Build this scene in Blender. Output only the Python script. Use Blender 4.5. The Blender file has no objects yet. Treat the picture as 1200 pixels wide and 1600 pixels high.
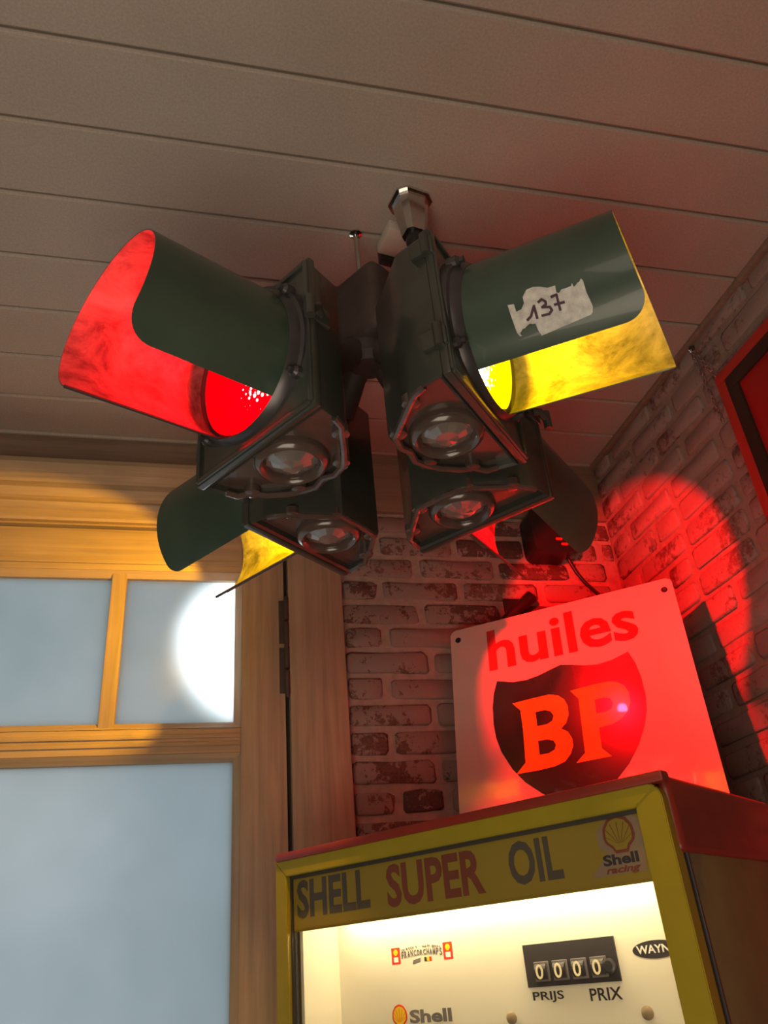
import bpy, bmesh, math, random
from mathutils import Vector, Matrix, noise
random.seed(7)
PI = math.pi
scene = bpy.context.scene
C = scene.collection

# ------------------------------------------------------------------ camera, world, light, exposure
cam_d = bpy.data.cameras.new('camera'); cam = bpy.data.objects.new('camera', cam_d); C.objects.link(cam)
Rx, Ry, Rz = (0.9734436, 0.04039897, 0.22533417), (-0.21446482, 0.50523747, 0.83590666), (-0.08007749, -0.86203423, 0.50048434)
cam.matrix_world = Matrix(((Rx[0], -Rx[1], -Rx[2], 0), (Ry[0], -Ry[1], -Ry[2], 0), (Rz[0], -Rz[1], -Rz[2], 1.55), (0, 0, 0, 1)))
cam_d.sensor_fit = 'HORIZONTAL'; cam_d.sensor_width = 36; cam_d.lens = 1250 * 36 / 1200; cam_d.clip_start = 0.02
scene.camera = cam
vs = scene.view_settings
vs.view_transform = 'Standard'; vs.look = 'None'; vs.gamma = 1; vs.use_curve_mapping = False; vs.exposure = 0.0
w = bpy.data.worlds.new('overcast_daylight'); scene.world = w; w.use_nodes = True
w.node_tree.nodes['Background'].inputs[0].default_value = (0.76, 0.92, 1.0, 1)
w.node_tree.nodes['Background'].inputs[1].default_value = 0.70

def light(name, kind, loc, energy, color, size=0.1, target=None, spot=None, blend=0.3, sy=None, parent=None):
    d = bpy.data.lights.new(name, kind); d.energy = energy; d.color = color
    if kind == 'AREA':
        d.size = size
        if sy: d.shape = 'RECTANGLE'; d.size_y = sy
    else: d.shadow_soft_size = size
    if kind == 'SPOT': d.spot_size = math.radians(spot); d.spot_blend = blend
    o = bpy.data.objects.new(name, d); C.objects.link(o); o.location = loc
    if target is not None: o.rotation_euler = (Vector(target) - Vector(loc)).to_track_quat('-Z', 'Y').to_euler()
    if parent: o.parent = parent
    return o
light('room_fill', 'AREA', (-0.9, -1.0, 2.3), 6.0, (1.0, 0.82, 0.66), 0.9, (0.5, 1.4, 1.9))  # unseen area light behind the viewer, added for warm room ambient
light('room_fill', 'AREA', (-0.35, -0.15, 1.0), 13.5, (1.0, 0.82, 0.62), 1.0, (-0.35, 0.25, 2.7))  # unseen low fill aimed upwards, added to brighten the ceiling
light('porch_lamp', 'SPOT', (0.10, 2.75, 2.20), 260, (0.92, 0.97, 1.0), 0.03, (0.150, 1.65, 2.195), 20.5, 0.55)

# ------------------------------------------------------------------ materials
def new_mat(name):
    m = bpy.data.materials.new(name); m.use_nodes = True
    return m, m.node_tree.nodes, m.node_tree.links, m.node_tree.nodes['Principled BSDF']
def noise_node(N, L, scale=(1, 1, 1), s=5, detail=4, rough=0.6, coord='Object', dist=0):
    tc = N.new('ShaderNodeTexCoord'); mp = N.new('ShaderNodeMapping'); mp.inputs['Scale'].default_value = scale
    if coord == 'World':
        g = N.new('ShaderNodeNewGeometry'); L.new(g.outputs['Position'], mp.inputs[0])
    else: L.new(tc.outputs[coord], mp.inputs[0])
    n = N.new('ShaderNodeTexNoise'); n.inputs['Scale'].default_value = s; n.inputs['Detail'].default_value = detail
    n.inputs['Roughness'].default_value = rough; n.inputs['Distortion'].default_value = dist
    L.new(mp.outputs[0], n.inputs['Vector']); return n
def ramp(N, L, src, stops):
    r = N.new('ShaderNodeValToRGB'); e = r.color_ramp.elements
    while len(e) < len(stops): e.new(0.5)
    for i, (p, c) in enumerate(stops): e[i].position = p; e[i].color = (*c, 1) if len(c) == 3 else c
    L.new(src, r.inputs[0]); return r
def bump(N, L, b, src, strength=0.3, dist=0.002):
    k = N.new('ShaderNodeBump'); k.inputs['Strength'].default_value = strength; k.inputs['Distance'].default_value = dist
    L.new(src, k.inputs['Height']); L.new(k.outputs[0], b.inputs['Normal'])
def simple(name, c, rough=0.5, metal=0.0, var=0.15, s=12, bmp=0.1, coat=0.0, spec=0.5):
    m, N, L, b = new_mat(name)
    n = noise_node(N, L, s=s, coord='World')
    r = ramp(N, L, n.outputs[0], [(0.3, tuple(x * (1 - var) for x in c)), (0.7, tuple(min(1, x * (1 + var)) for x in c))])
    L.new(r.outputs[0], b.inputs['Base Color']); b.inputs['Roughness'].default_value = rough; b.inputs['Metallic'].default_value = metal
    b.inputs['Coat Weight'].default_value = coat; b.inputs['Specular IOR Level'].default_value = spec
    if bmp: bump(N, L, b, n.outputs[0], bmp)
    return m
def wood(name, c, axis='Z'):
    m, N, L, b = new_mat(name)
    sc = {'Z': (38, 38, 1.6), 'X': (1.6, 38, 38)}[axis]
    n = noise_node(N, L, scale=sc, s=1.6, detail=6, rough=0.65, coord='World', dist=0.6)
    n2 = noise_node(N, L, s=3.5, detail=3, coord='World')
    r = ramp(N, L, n.outputs[0], [(0.30, tuple(x * 0.76 for x in c)), (0.5, c), (0.72, tuple(min(1, x * 1.2) for x in c))])
    r2 = ramp(N, L, n2.outputs[0], [(0.3, (0.82, 0.8, 0.76)), (0.7, (1, 1, 1))])
    mx = N.new('ShaderNodeMix'); mx.data_type = 'RGBA'; mx.blend_type = 'MULTIPLY'; mx.inputs[0].default_value = 1
    L.new(r.outputs[0], mx.inputs[6]); L.new(r2.outputs[0], mx.inputs[7]); L.new(mx.outputs[2], b.inputs['Base Color'])
    b.inputs['Roughness'].default_value = 0.5; bump(N, L, b, n.outputs[0], 0.15, 0.001)
    return m
def plank_mat():
    m, N, L, b = new_mat('ceiling_board')
    n = noise_node(N, L, scale=(1, 1, 1), s=260, detail=3, coord='World')
    n2 = noise_node(N, L, s=2.2, detail=4, coord='World')
    oi = N.new('ShaderNodeObjectInfo')
    r = ramp(N, L, n.outputs[0], [(0.3, (0.40, 0.345, 0.30)), (0.7, (0.50, 0.435, 0.38))])
    r2 = ramp(N, L, n2.outputs[0], [(0.3, (0.86, 0.85, 0.84)), (0.7, (1, 1, 1))])
    r3 = ramp(N, L, oi.outputs['Random'], [(0, (0.94, 0.94, 0.94)), (1, (1, 1, 1))])
    a = N.new('ShaderNodeMix'); a.data_type = 'RGBA'; a.blend_type = 'MULTIPLY'; a.inputs[0].default_value = 1
    c = N.new('ShaderNodeMix'); c.data_type = 'RGBA'; c.blend_type = 'MULTIPLY'; c.inputs[0].default_value = 1
    L.new(r.outputs[0], a.inputs[6]); L.new(r2.outputs[0], a.inputs[7]); L.new(a.outputs[2], c.inputs[6]); L.new(r3.outputs[0], c.inputs[7])
    L.new(c.outputs[2], b.inputs['Base Color']); b.inputs['Roughness'].default_value = 0.6
    bump(N, L, b, n.outputs[0], 0.25, 0.0006); return m
def brick_mat(name, white, dark=1.0):
    m, N, L, b = new_mat(name)
    oi = N.new('ShaderNodeObjectInfo')
    r = ramp(N, L, oi.outputs['Random'], [(0, (0.10, 0.062, 0.052)), (0.4, (0.165, 0.090, 0.072)), (0.75, (0.20, 0.115, 0.092)), (1, (0.13, 0.095, 0.082))])
    n = noise_node(N, L, s=55, detail=8, rough=0.75, coord='World', dist=0.4)
    n2 = noise_node(N, L, s=7, detail=4, coord='World')
    ad = N.new('ShaderNodeMath'); ad.operation = 'ADD'; L.new(n.outputs[0], ad.inputs[0]); L.new(n2.outputs[0], ad.inputs[1])
    ad2 = N.new('ShaderNodeMath'); ad2.operation = 'MULTIPLY_ADD'; L.new(oi.outputs['Random'], ad2.inputs[0]); ad2.inputs[1].default_value = 0.12; L.new(ad.outputs[0], ad2.inputs[2])
    k = ramp(N, L, ad2.outputs[0], [(white, (0, 0, 0)), (white + 0.10, (0.45, 0.45, 0.45)), (white + 0.34, (0.8, 0.8, 0.8))])
    n3 = noise_node(N, L, s=160, detail=3, coord='World')
    g = ramp(N, L, n3.outputs[0], [(0.3, (0.6, 0.6, 0.6)), (0.7, (1.15, 1.1, 1.05))])
    mu = N.new('ShaderNodeMix'); mu.data_type = 'RGBA'; mu.blend_type = 'MULTIPLY'; mu.inputs[0].default_value = 1
    L.new(r.outputs[0], mu.inputs[6]); L.new(g.outputs[0], mu.inputs[7])
    mx = N.new('ShaderNodeMix'); mx.data_type = 'RGBA'; L.new(k.outputs[0], mx.inputs[0]); L.new(mu.outputs[2], mx.inputs[6])
    mx.inputs[7].default_value = (0.44 * dark, 0.36 * dark, 0.32 * dark, 1)
    L.new(mx.outputs[2], b.inputs['Base Color']); b.inputs['Roughness'].default_value = 0.85
    bump(N, L, b, n.outputs[0], 0.6, 0.004); return m
def mortar_mat(name, c):
    m, N, L, b = new_mat(name)
    n = noise_node(N, L, s=45, detail=8, rough=0.7, coord='World')
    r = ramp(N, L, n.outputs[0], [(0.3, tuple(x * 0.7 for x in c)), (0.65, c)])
    L.new(r.outputs[0], b.inputs['Base Color']); b.inputs['Roughness'].default_value = 0.9
    bump(N, L, b, n.outputs[0], 0.6, 0.004); return m
def frosted():
    m, N, L, b = new_mat('frosted_glass'); N.remove(b); out = N['Material Output']
    n = noise_node(N, L, s=2.5, detail=3, coord='World')
    r = ramp(N, L, n.outputs[0], [(0.3, (0.66, 0.70, 0.70)), (0.7, (0.80, 0.82, 0.83))])
    t = N.new('ShaderNodeBsdfTranslucent'); L.new(r.outputs[0], t.inputs[0])
    d = N.new('ShaderNodeBsdfGlossy'); d.inputs['Roughness'].default_value = 0.25
    mx = N.new('ShaderNodeMixShader'); mx.inputs[0].default_value = 0.06
    L.new(t.outputs[0], mx.inputs[1]); L.new(d.outputs[0], mx.inputs[2]); L.new(mx.outputs[0], out.inputs[0]); return m
def clear_glass():
    m, N, L, b = new_mat('clear_glass'); N.remove(b); out = N['Material Output']
    t = N.new('ShaderNodeBsdfTransparent'); t.inputs[0].default_value = (0.97, 0.98, 0.96, 1)
    g = N.new('ShaderNodeBsdfGlossy'); g.inputs['Roughness'].default_value = 0.08
    f = N.new('ShaderNodeFresnel'); f.inputs[0].default_value = 1.35
    mx = N.new('ShaderNodeMixShader'); L.new(f.outputs[0], mx.inputs[0]); L.new(t.outputs[0], mx.inputs[1]); L.new(g.outputs[0], mx.inputs[2])
    L.new(mx.outputs[0], out.inputs[0]); return m
def lens_mat(name, c, hot, strength, rad=0.0):
    m, N, L, b = new_mat(name); N.remove(b); out = N['Material Output']
    tc = N.new('ShaderNodeTexCoord')
    v = N.new('ShaderNodeTexVoronoi'); v.inputs['Scale'].default_value = 150; L.new(tc.outputs['Object'], v.inputs[0])
    d = N.new('ShaderNodeVectorMath'); d.operation = 'DISTANCE'; L.new(tc.outputs['Object'], d.inputs[0]); d.inputs[1].default_value = hot
    a = N.new('ShaderNodeMath'); a.operation = 'MULTIPLY_ADD'; L.new(v.outputs['Distance'], a.inputs[0]); a.inputs[1].default_value = 0.055
    d2 = N.new('ShaderNodeMath'); d2.operation = 'SUBTRACT'; L.new(d.outputs['Value'], d2.inputs[0]); d2.inputs[1].default_value = rad
    L.new(d2.outputs[0], a.inputs[2])
    r = ramp(N, L, a.outputs[0], [(0.0, (1, 0.85, 0.8)), (0.040, (1, 0.85, 0.8)), (0.046, c), (1, c)])
    s = ramp(N, L, a.outputs[0], [(0.0, (1, 1, 1)), (0.040, (0.7, 0.7, 0.7)), (0.050, (0.35, 0.35, 0.35)), (0.12, (0.2, 0.2, 0.2))])
    k = N.new('ShaderNodeMath'); k.operation = 'MULTIPLY'; L.new(s.outputs[0], k.inputs[0]); k.inputs[1].default_value = strength
    e = N.new('ShaderNodeEmission'); L.new(r.outputs[0], e.inputs[0]); L.new(k.outputs[0], e.inputs[1])
    L.new(e.outputs[0], out.inputs[0]); return m
def emit(name, c, s):
    m, N, L, b = new_mat(name); N.remove(b); e = N.new('ShaderNodeEmission'); e.inputs[0].default_value = (*c, 1); e.inputs[1].default_value = s
    L.new(e.outputs[0], N['Material Output'].inputs[0]); return m
def inner_mat():
    m, N, L, b = new_mat('dull_bare_metal')
    n = noise_node(N, L, s=16, detail=7, rough=0.7, coord='World', dist=0.5)
    r = ramp(N, L, n.outputs[0], [(0.36, (0.05, 0.05, 0.047)), (0.50, (0.15, 0.15, 0.145)), (0.66, (0.26, 0.26, 0.255))])
    L.new(r.outputs[0], b.inputs['Base Color']); b.inputs['Metallic'].default_value = 0.3
    r2 = ramp(N, L, n.outputs[0], [(0.3, (0.55, 0.55, 0.55)), (0.7, (0.3, 0.3, 0.3))]); L.new(r2.outputs[0], b.inputs['Roughness'])
    return m

M = dict(
    plank=plank_mat(), brick=brick_mat('old_red_brick', 0.98, 0.70), brick_w=brick_mat('limewashed_brick', 0.86, 0.72),
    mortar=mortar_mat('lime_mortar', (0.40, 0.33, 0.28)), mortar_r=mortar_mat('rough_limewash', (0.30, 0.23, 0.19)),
    wood=wood('varnished_pine', (0.42, 0.32, 0.22)), wood_x=wood('varnished_pine_across', (0.44, 0.33, 0.21), 'X'),
    wood_d=wood('brown_board', (0.26, 0.18, 0.13), 'X'),
    plaster=simple('plaster', (0.42, 0.36, 0.30), 0.8), floor=simple('dark_floor', (0.14, 0.11, 0.09), 0.6),
    groove=simple('dark_gap', (0.03, 0.022, 0.018), 0.9, bmp=0),
    frosted=frosted(), glass=clear_glass(),
    green=simple('dark_green_paint', (0.045, 0.080, 0.058), 0.34, var=0.18, s=9, bmp=0.05, coat=0.25),
    body=simple('black_green_enamel', (0.045, 0.050, 0.042), 0.30, var=0.2, s=14, bmp=0.08, coat=0.4),
    under=simple('warm_lit_black_enamel', (0.085, 0.060, 0.050), 0.22, var=0.2, s=20, bmp=0.06, coat=0.5),  # underside of the dark housing, brown of the warm red light put into its colour
    inner=inner_mat(), rim=simple('worn_black_metal', (0.07, 0.065, 0.07), 0.3, 0.4, bmp=0.1),
    steel=simple('polished_steel', (0.62, 0.60, 0.58), 0.16, 1.0, bmp=0), hub=simple('dull_dark_iron', (0.075, 0.055, 0.050), 0.6, 0.2, s=30, bmp=0.3),
    black=simple('black_plastic', (0.015, 0.014, 0.014), 0.35), offwhite=simple('off_white_plastic', (0.52, 0.47, 0.40), 0.5),
    glass_s=simple('grey_bull_glass', (0.24, 0.22, 0.20), 0.08, 0.3, bmp=0, coat=1.0),
    lens_r=lens_mat('red_lens', (1.0, 0.0, 0.003), (0.030, -0.048, 0.016), 7.0, -0.004),
    lens_rb=lens_mat('red_lens_rear', (1.0, 0.0, 0.003), (0.3, 0.3, 0.014), 1.6), lens_yb=lens_mat('yellow_lens_rear', (1.0, 0.62, 0.0), (0.3, 0.3, 0.014), 1.6),
    lens_y=lens_mat('yellow_lens', (1.0, 0.60, 0.0), (-0.040, -0.070, 0.012), 9.0, 0.015),
    pyellow=simple('yellow_paint', (0.32, 0.26, 0.015), 0.35, var=0.08, bmp=0.05, coat=0.2),
    pheader=simple('yellow_glass_panel', (0.27, 0.20, 0.03), 0.3, var=0.05, bmp=0),
    pred=simple('red_paint', (0.24, 0.022, 0.012), 0.38, var=0.12, bmp=0.05, coat=0.2),
    pbrown=simple('brown_grey_panel', (0.22, 0.165, 0.085), 0.5, var=0.15), seal=simple('dark_rubber', (0.045, 0.038, 0.032), 0.6),
    cream=simple('cream_enamel', (0.80, 0.75, 0.62), 0.45, var=0.02, bmp=0.0),
    white=simple('white_enamel', (0.50, 0.46, 0.40), 0.14, var=0.03, s=6, bmp=0, coat=0.6),
    ink=simple('dark_ink', (0.035, 0.03, 0.035), 0.5, bmp=0, var=0.05), hink=simple('faded_black_ink', (0.075, 0.062, 0.045), 0.5, bmp=0), maroon=simple('faded_red_ink', (0.17, 0.045, 0.022), 0.5, bmp=0),
    signred=simple('sign_red', (0.42, 0.02, 0.015), 0.2, bmp=0, coat=0.5), shield=simple('shield_dark_green', (0.014, 0.034, 0.026), 0.22, bmp=0, coat=0.5),
    bp=simple('letter_orange_yellow', (0.70, 0.30, 0.03), 0.2, bmp=0, coat=0.5),
    lred=simple('bright_red', (0.75, 0.04, 0.02), 0.4, bmp=0), lyel=simple('bright_yellow', (0.95, 0.62, 0.02), 0.4, bmp=0),
    dwhite=simple('digit_cream', (0.85, 0.75, 0.5), 0.5, bmp=0), grey=simple('grey_print', (0.16, 0.14, 0.14), 0.5, bmp=0),
    stick=simple('sticker_pale', (0.24, 0.17, 0.10), 0.5, bmp=0), pwhite=simple('print_white', (0.85, 0.82, 0.76), 0.5, bmp=0),
    paper=simple('torn_masking_paper', (0.62, 0.62, 0.58), 0.8, var=0.25, s=90, bmp=0.3), marker=simple('purple_marker', (0.07, 0.03, 0.05), 0.6, bmp=0),
    rboard=simple('board_red', (0.40, 0.012, 0.010), 0.4, var=0.1), rframe=simple('frame_red', (0.42, 0.03, 0.02), 0.4, var=0.1),
    bframe=simple('frame_black', (0.03, 0.018, 0.012), 0.5), tube=emit('tube_glow', (1.0, 0.82, 0.48), 42),
)

# ------------------------------------------------------------------ mesh helpers
def new_obj(name, me, parent=None, mats=None):
    o = bpy.data.objects.new(name, me); C.objects.link(o)
    if parent: o.parent = parent
    for k in (mats or []): me.materials.append(M[k])
    return o
def from_bm(name, bm, parent=None, mats=None, smooth=None):
    bmesh.ops.recalc_face_normals(bm, faces=bm.faces)
    me = bpy.data.meshes.new(name); bm.to_mesh(me); bm.free()
    if smooth is not None: me.polygons.foreach_set('use_smooth', [True] * len(me.polygons)); me.set_sharp_from_angle(angle=math.radians(smooth))
    return new_obj(name, me, parent, mats)
def empty(name, loc=(0, 0, 0), rz=0, parent=None, label=None, cat=None, group=None):
    o = bpy.data.objects.new(name, None); C.objects.link(o); o.location = loc; o.rotation_euler = (0, 0, rz); o.empty_display_size = 0.1
    if parent: o.parent = parent
    tag(o, label, cat, group); return o
def tag(o, label=None, cat=None, group=None, kind=None):
    if label: o['label'] = label
    if cat: o['category'] = cat
    if group: o['group'] = group
    if kind: o['kind'] = kind
    return o
def add_box(bm, x0, x1, y0, y1, z0, z1, bev=0, mi=0, mat=None, seg=2):
    g = bmesh.ops.create_cube(bm, size=1)['verts']
    bmesh.ops.scale(bm, vec=(x1 - x0, y1 - y0, z1 - z0), verts=g)
    bmesh.ops.translate(bm, vec=((x0 + x1) / 2, (y0 + y1) / 2, (z0 + z1) / 2), verts=g)
    fs = set(f for v in g for f in v.link_faces)
    if mat: bmesh.ops.transform(bm, matrix=mat, verts=g)
    for f in fs: f.material_index = mi
    if bev:
        es = set(e for v in g for e in v.link_edges)
        r = bmesh.ops.bevel(bm, geom=list(es), offset=bev, segments=seg, affect='EDGES', profile=0.6)
        for f in r['faces']: f.material_index = mi
def box(name, b, mats, parent=None, bev=0, smooth=40):
    bm = bmesh.new(); add_box(bm, *b, bev=bev); return from_bm(name, bm, parent, mats, smooth if bev else None)
def add_prism(bm, pts, a0, a1, axis='z', mi=0, inset=None):
    """polygon pts extruded between a0 and a1 along axis; x->(y,z) y->(x,z) z->(x,y)"""
    def P(p, a): return {'z': (p[0], p[1], a), 'y': (p[0], a, p[1]), 'x': (a, p[0], p[1])}[axis]
    A = [bm.verts.new(P(p, a0)) for p in pts]; B = [bm.verts.new(P(p, a1)) for p in pts]
    fs = [bm.faces.new(A[::-1]), bm.faces.new(B)]
    n = len(pts)
    for i in range(n): fs.append(bm.faces.new((A[i], A[(i + 1) % n], B[(i + 1) % n], B[i])))
    for f in fs: f.material_index = mi
    return A + B
def add_tube(bm, path, r, n=10, mi=0, closed=False, cap=True):
    path = [Vector(p) for p in path]; N = len(path); rings = []
    up = Vector((0, 0, 1)); prev = None
    for i, p in enumerate(path):
        if closed: t = path[(i + 1) % N] - path[i - 1]
        else: t = path[min(i + 1, N - 1)] - path[max(i - 1, 0)]
        t.normalize()
        if prev is None:
            a = t.cross(up)
            if a.length < 0.05: a = t.cross(Vector((1, 0, 0)))
        else: a = prev - t * prev.dot(t)
        a.normalize(); prev = a; b = t.cross(a)
        rr = r[i] if isinstance(r, (list, tuple)) else r
        rings.append([bm.verts.new(p + a * rr * math.cos(2 * PI * k / n) + b * rr * math.sin(2 * PI * k / n)) for k in range(n)])
    fs = []
    for i in range(N if closed else N - 1):
        A, B = rings[i], rings[(i + 1) % N]
        for k in range(n): fs.append(bm.faces.new((A[k], A[(k + 1) % n], B[(k + 1) % n], B[k])))
    if cap and not closed: fs.append(bm.faces.new(rings[0][::-1])); fs.append(bm.faces.new(rings[-1]))
    for f in fs: f.material_index = mi
def add_lathe(bm, prof, n=32, mat=None, mi=0, cap0=False, cap1=False):
    """prof: list of (r, h) turned round local z"""
    rings = []
    for r, h in prof:
        if r < 1e-6: rings.append([bm.verts.new((0, 0, h))]); continue
        rings.append([bm.verts.new((r * math.cos(2 * PI * k / n), r * math.sin(2 * PI * k / n), h)) for k in range(n)])
    fs = []
    for A, B in zip(rings, rings[1:]):
        for k in range(n):
            if len(A) == 1: fs.append(bm.faces.new((A[0], B[k], B[(k + 1) % n])))
            elif len(B) == 1: fs.append(bm.faces.new((A[k], A[(k + 1) % n], B[0])))
            else: fs.append(bm.faces.new((A[k], A[(k + 1) % n], B[(k + 1) % n], B[k])))
    if cap0 and len(rings[0]) > 1: fs.append(bm.faces.new(rings[0][::-1]))
    if cap1 and len(rings[-1]) > 1: fs.append(bm.faces.new(rings[-1]))
    for f in fs: f.material_index = mi
    if mat:
        vv = [v for r in rings for v in r]; bmesh.ops.transform(bm, matrix=mat, verts=vv)
OUT = Matrix.Rotation(PI / 2, 4, 'X')          # local z -> -y (out of a face)
def flat(name, polys, y, th, mats, parent, mi=None):
    """flat print: polygons (x,z) standing in an xz plane facing -y, th thick"""
    bm = bmesh.new()
    for i, p in enumerate(polys): add_prism(bm, p, y - th, y, 'y', mi[i] if mi else 0)
    return from_bm(name, bm, parent, mats)
def text_mesh(s, w=None, h=None, bold=0.0, ital=0.0, spacing=1.0, th=0.0004):
    cu = bpy.data.curves.new('lettering', 'FONT'); cu.body = s; cu.size = 1; cu.offset = bold; cu.extrude = 0.002; cu.resolution_u = 3; cu.shear = ital; cu.space_character = spacing
    o = bpy.data.objects.new('tmp', cu); C.objects.link(o)
    dg = bpy.context.evaluated_depsgraph_get(); me = bpy.data.meshes.new_from_object(o.evaluated_get(dg))
    bpy.data.objects.remove(o); bpy.data.curves.remove(cu)
    xs = [v.co.x for v in me.vertices]; ys = [v.co.y for v in me.vertices]
    x0, x1, y0, y1 = min(xs), max(xs), min(ys), max(ys)
    sx = w / (x1 - x0) if w else h / (y1 - y0); sy = h / (y1 - y0) if h else sx
    for v in me.vertices:
        x, y, z = v.co; v.co = ((x - x0) * sx, -th if z > 0 else 0, (y - y0) * sy)
    me.materials.clear(); me.name = 'lettering'; return me
def text(s, x, y, z, w, h, m, parent, name='lettering', **k):
    me = text_mesh(s, w, h, **k); me.flip_normals(); o = new_obj(name, me, parent, [m]); o.location = (x, y, z); return o

# ------------------------------------------------------------------ the room shell
YB, XR, ZC = 1.65, 1.043, 2.70
tag(box('floor', (-2.6, 1.2, -2.6, 1.8, -0.08, 0), ['floor']), 'dark floor of the room', kind='structure')
ceil = tag(box('ceiling', (-2.6, 1.2, -2.6, 1.8, ZC + 0.012, ZC + 0.1), ['groove']), 'boarded taupe ceiling of long wide planks', kind='structure')
# boards run parallel to the back wall, 134.5 mm apart with a V joint between them
def plank_mesh(wd, x0, x1):
    bm = bmesh.new(); c = 0.0042; g = 0.0016
    pr = [(g, 0.012), (g, c), (c + g, 0), (wd - c - g, 0), (wd - g, c), (wd - g, 0.012)]
    add_prism(bm, [(a, b) for a, b in pr], x0, x1, 'x'); bmesh.ops.recalc_face_normals(bm, faces=bm.faces)
    me = bpy.data.meshes.new('plank'); bm.to_mesh(me); bm.free(); me.materials.append(M['plank']); return me
pm = plank_mesh(0.1345, -2.55, XR)
for k in range(-17, 8):
    y0 = 0.686 + 0.1345 * k
    if y0 < -2.0: continue
    o = new_obj('plank', pm, ceil); o.location = (0, y0, ZC)
bmx = box('plank', (-2.55, XR, -2.6, 0.686 - 0.1345 * 19 - 0.0, ZC, ZC + 0.012), ['plank'], ceil)
tag(box('wall_left', (-2.6, -2.5, -2.6, 1.8, 0, ZC + 0.05), ['plaster']), 'plain wall left of the door', kind='structure')
tag(box('wall_front', (-2.6, 1.2, -2.6, -2.5, 0, ZC + 0.05), ['plaster']), 'plain wall behind the viewer', kind='structure')
# back wall with the door opening (x -1.05 .. 0.22)
bm = bmesh.new()
add_box(bm, 0.205, XR + 0.1, YB, YB + 0.12, 0, ZC + 0.05); add_box(bm, -2.6, -1.05, YB, YB + 0.12, 0, ZC + 0.05)
add_box(bm, -1.05, 0.205, YB, YB + 0.12, 2.46, ZC + 0.05)
wall_b = tag(from_bm('wall_back', bm, None, ['mortar']), 'old brick wall beside the door with thick pale joints', kind='structure')
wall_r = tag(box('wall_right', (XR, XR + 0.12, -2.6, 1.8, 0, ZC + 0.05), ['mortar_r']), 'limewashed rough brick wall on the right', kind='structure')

def brick_mesh(L, H, D, seed, m):
    rnd = random.Random(seed); c = 0.006
    def ring(ins, d, j):
        a, b = L / 2 - ins, H / 2 - ins; pts = []
        for sx, sz in ((1, -1), (1, 1), (-1, 1), (-1, -1)):
            q = [(sx * a, sz * (b - c)), (sx * (a - c), sz * b)]
            if sx * sz > 0: pts += q
            else: pts += q[::-1]
            nx = {(1, -1): None, (1, 1): (0, b), (-1, 1): None, (-1, -1): (0, -b)}[(sx, sz)]
            if nx: pts.append(nx)
        return [(x + rnd.uniform(-j, j) * 1.6, -d, z + rnd.uniform(-j, j) * 1.4) for x, z in pts]
    bm = bmesh.new(); R = [[bm.verts.new(p) for p in ring(i, d, j)] for i, d, j in ((0, -0.004, 0.0012), (0, D * 0.55, 0.002), (0.0035, D, 0.0018))]
    n = len(R[0])
    for A, B in zip(R, R[1:]):
        for k in range(n): bm.faces.new((A[k], A[(k + 1) % n], B[(k + 1) % n], B[k]))
    bm.faces.new(R[-1]); bmesh.ops.recalc_face_normals(bm, faces=bm.faces)
    me = bpy.data.meshes.new('brick'); bm.to_mesh(me); bm.free()
    me.polygons.foreach_set('use_smooth', [True] * len(me.polygons)); me.materials.append(M[m]); return me
def lay(parent, m, z_top, rows, a0, a1, place, start_half, D=0.005):
    SL, HL, J = 0.178, 0.080, 0.020
    S = [brick_mesh(SL, 0.045, D, i, m) for i in range(6)]; Hh = [brick_mesh(HL, 0.045, D, 50 + i, m) for i in range(4)]
    for r in range(rows):
        zc = z_top - 0.0589 * r - 0.0225; a = a0; first = True
        while a < a1 - 0.02:
            half = first and ((r % 2 == 1) == start_half)
            if not first and random.random() < 0.10: half = True
            L = HL if half else SL
            k = 1.0 + random.uniform(-0.05, 0.05)
            if a + L * k > a1:
                k = (a1 - a) / L
                if a1 - a < HL * 1.2: half = True; k = (a1 - a) / HL
                L = HL if half else SL
            me = random.choice(Hh if half else S)
            o = new_obj('brick', me, parent); sc = (k, random.uniform(0.7, 1.5), random.uniform(0.93, 1.06))
            place(o, a + L * k / 2, zc + random.uniform(-0.0012, 0.0012), sc); a += L * k + J * random.uniform(0.8, 1.2); first = False
def place_b(o, a, z, s): o.location = (a, YB, z); o.scale = s; o.rotation_euler = (0, random.uniform(-0.008, 0.008), 0)
def place_r(o, a, z, s): o.location = (XR, YB - a, z); o.scale = s; o.rotation_euler = (0, random.uniform(-0.01, 0.01), -PI / 2)
lay(wall_b, 'brick', 2.523, 18, 0.328, XR - 0.004, place_b, True)
lay(wall_r, 'brick_w', 2.523 + 3 * 0.0589, 19, 0.012, 1.0, place_r, False)

# dark fascia board between bricks and ceiling, brown strip standing in for shadow on the right wall joint
tag(box('trim_1', (-1.1, XR, YB - 0.012, YB + 0.002, 2.532, ZC), ['wood_d'], None, 0.002), 'brown board along the top of the back wall', kind='structure')
tag(box('shade_strip', (XR - 0.016, XR, 0.0, YB - 0.012, ZC - 0.014, ZC), ['wood_d'], None, 0.003), 'brown strip standing in for the shadow where ceiling meets right wall', kind='structure')

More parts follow.
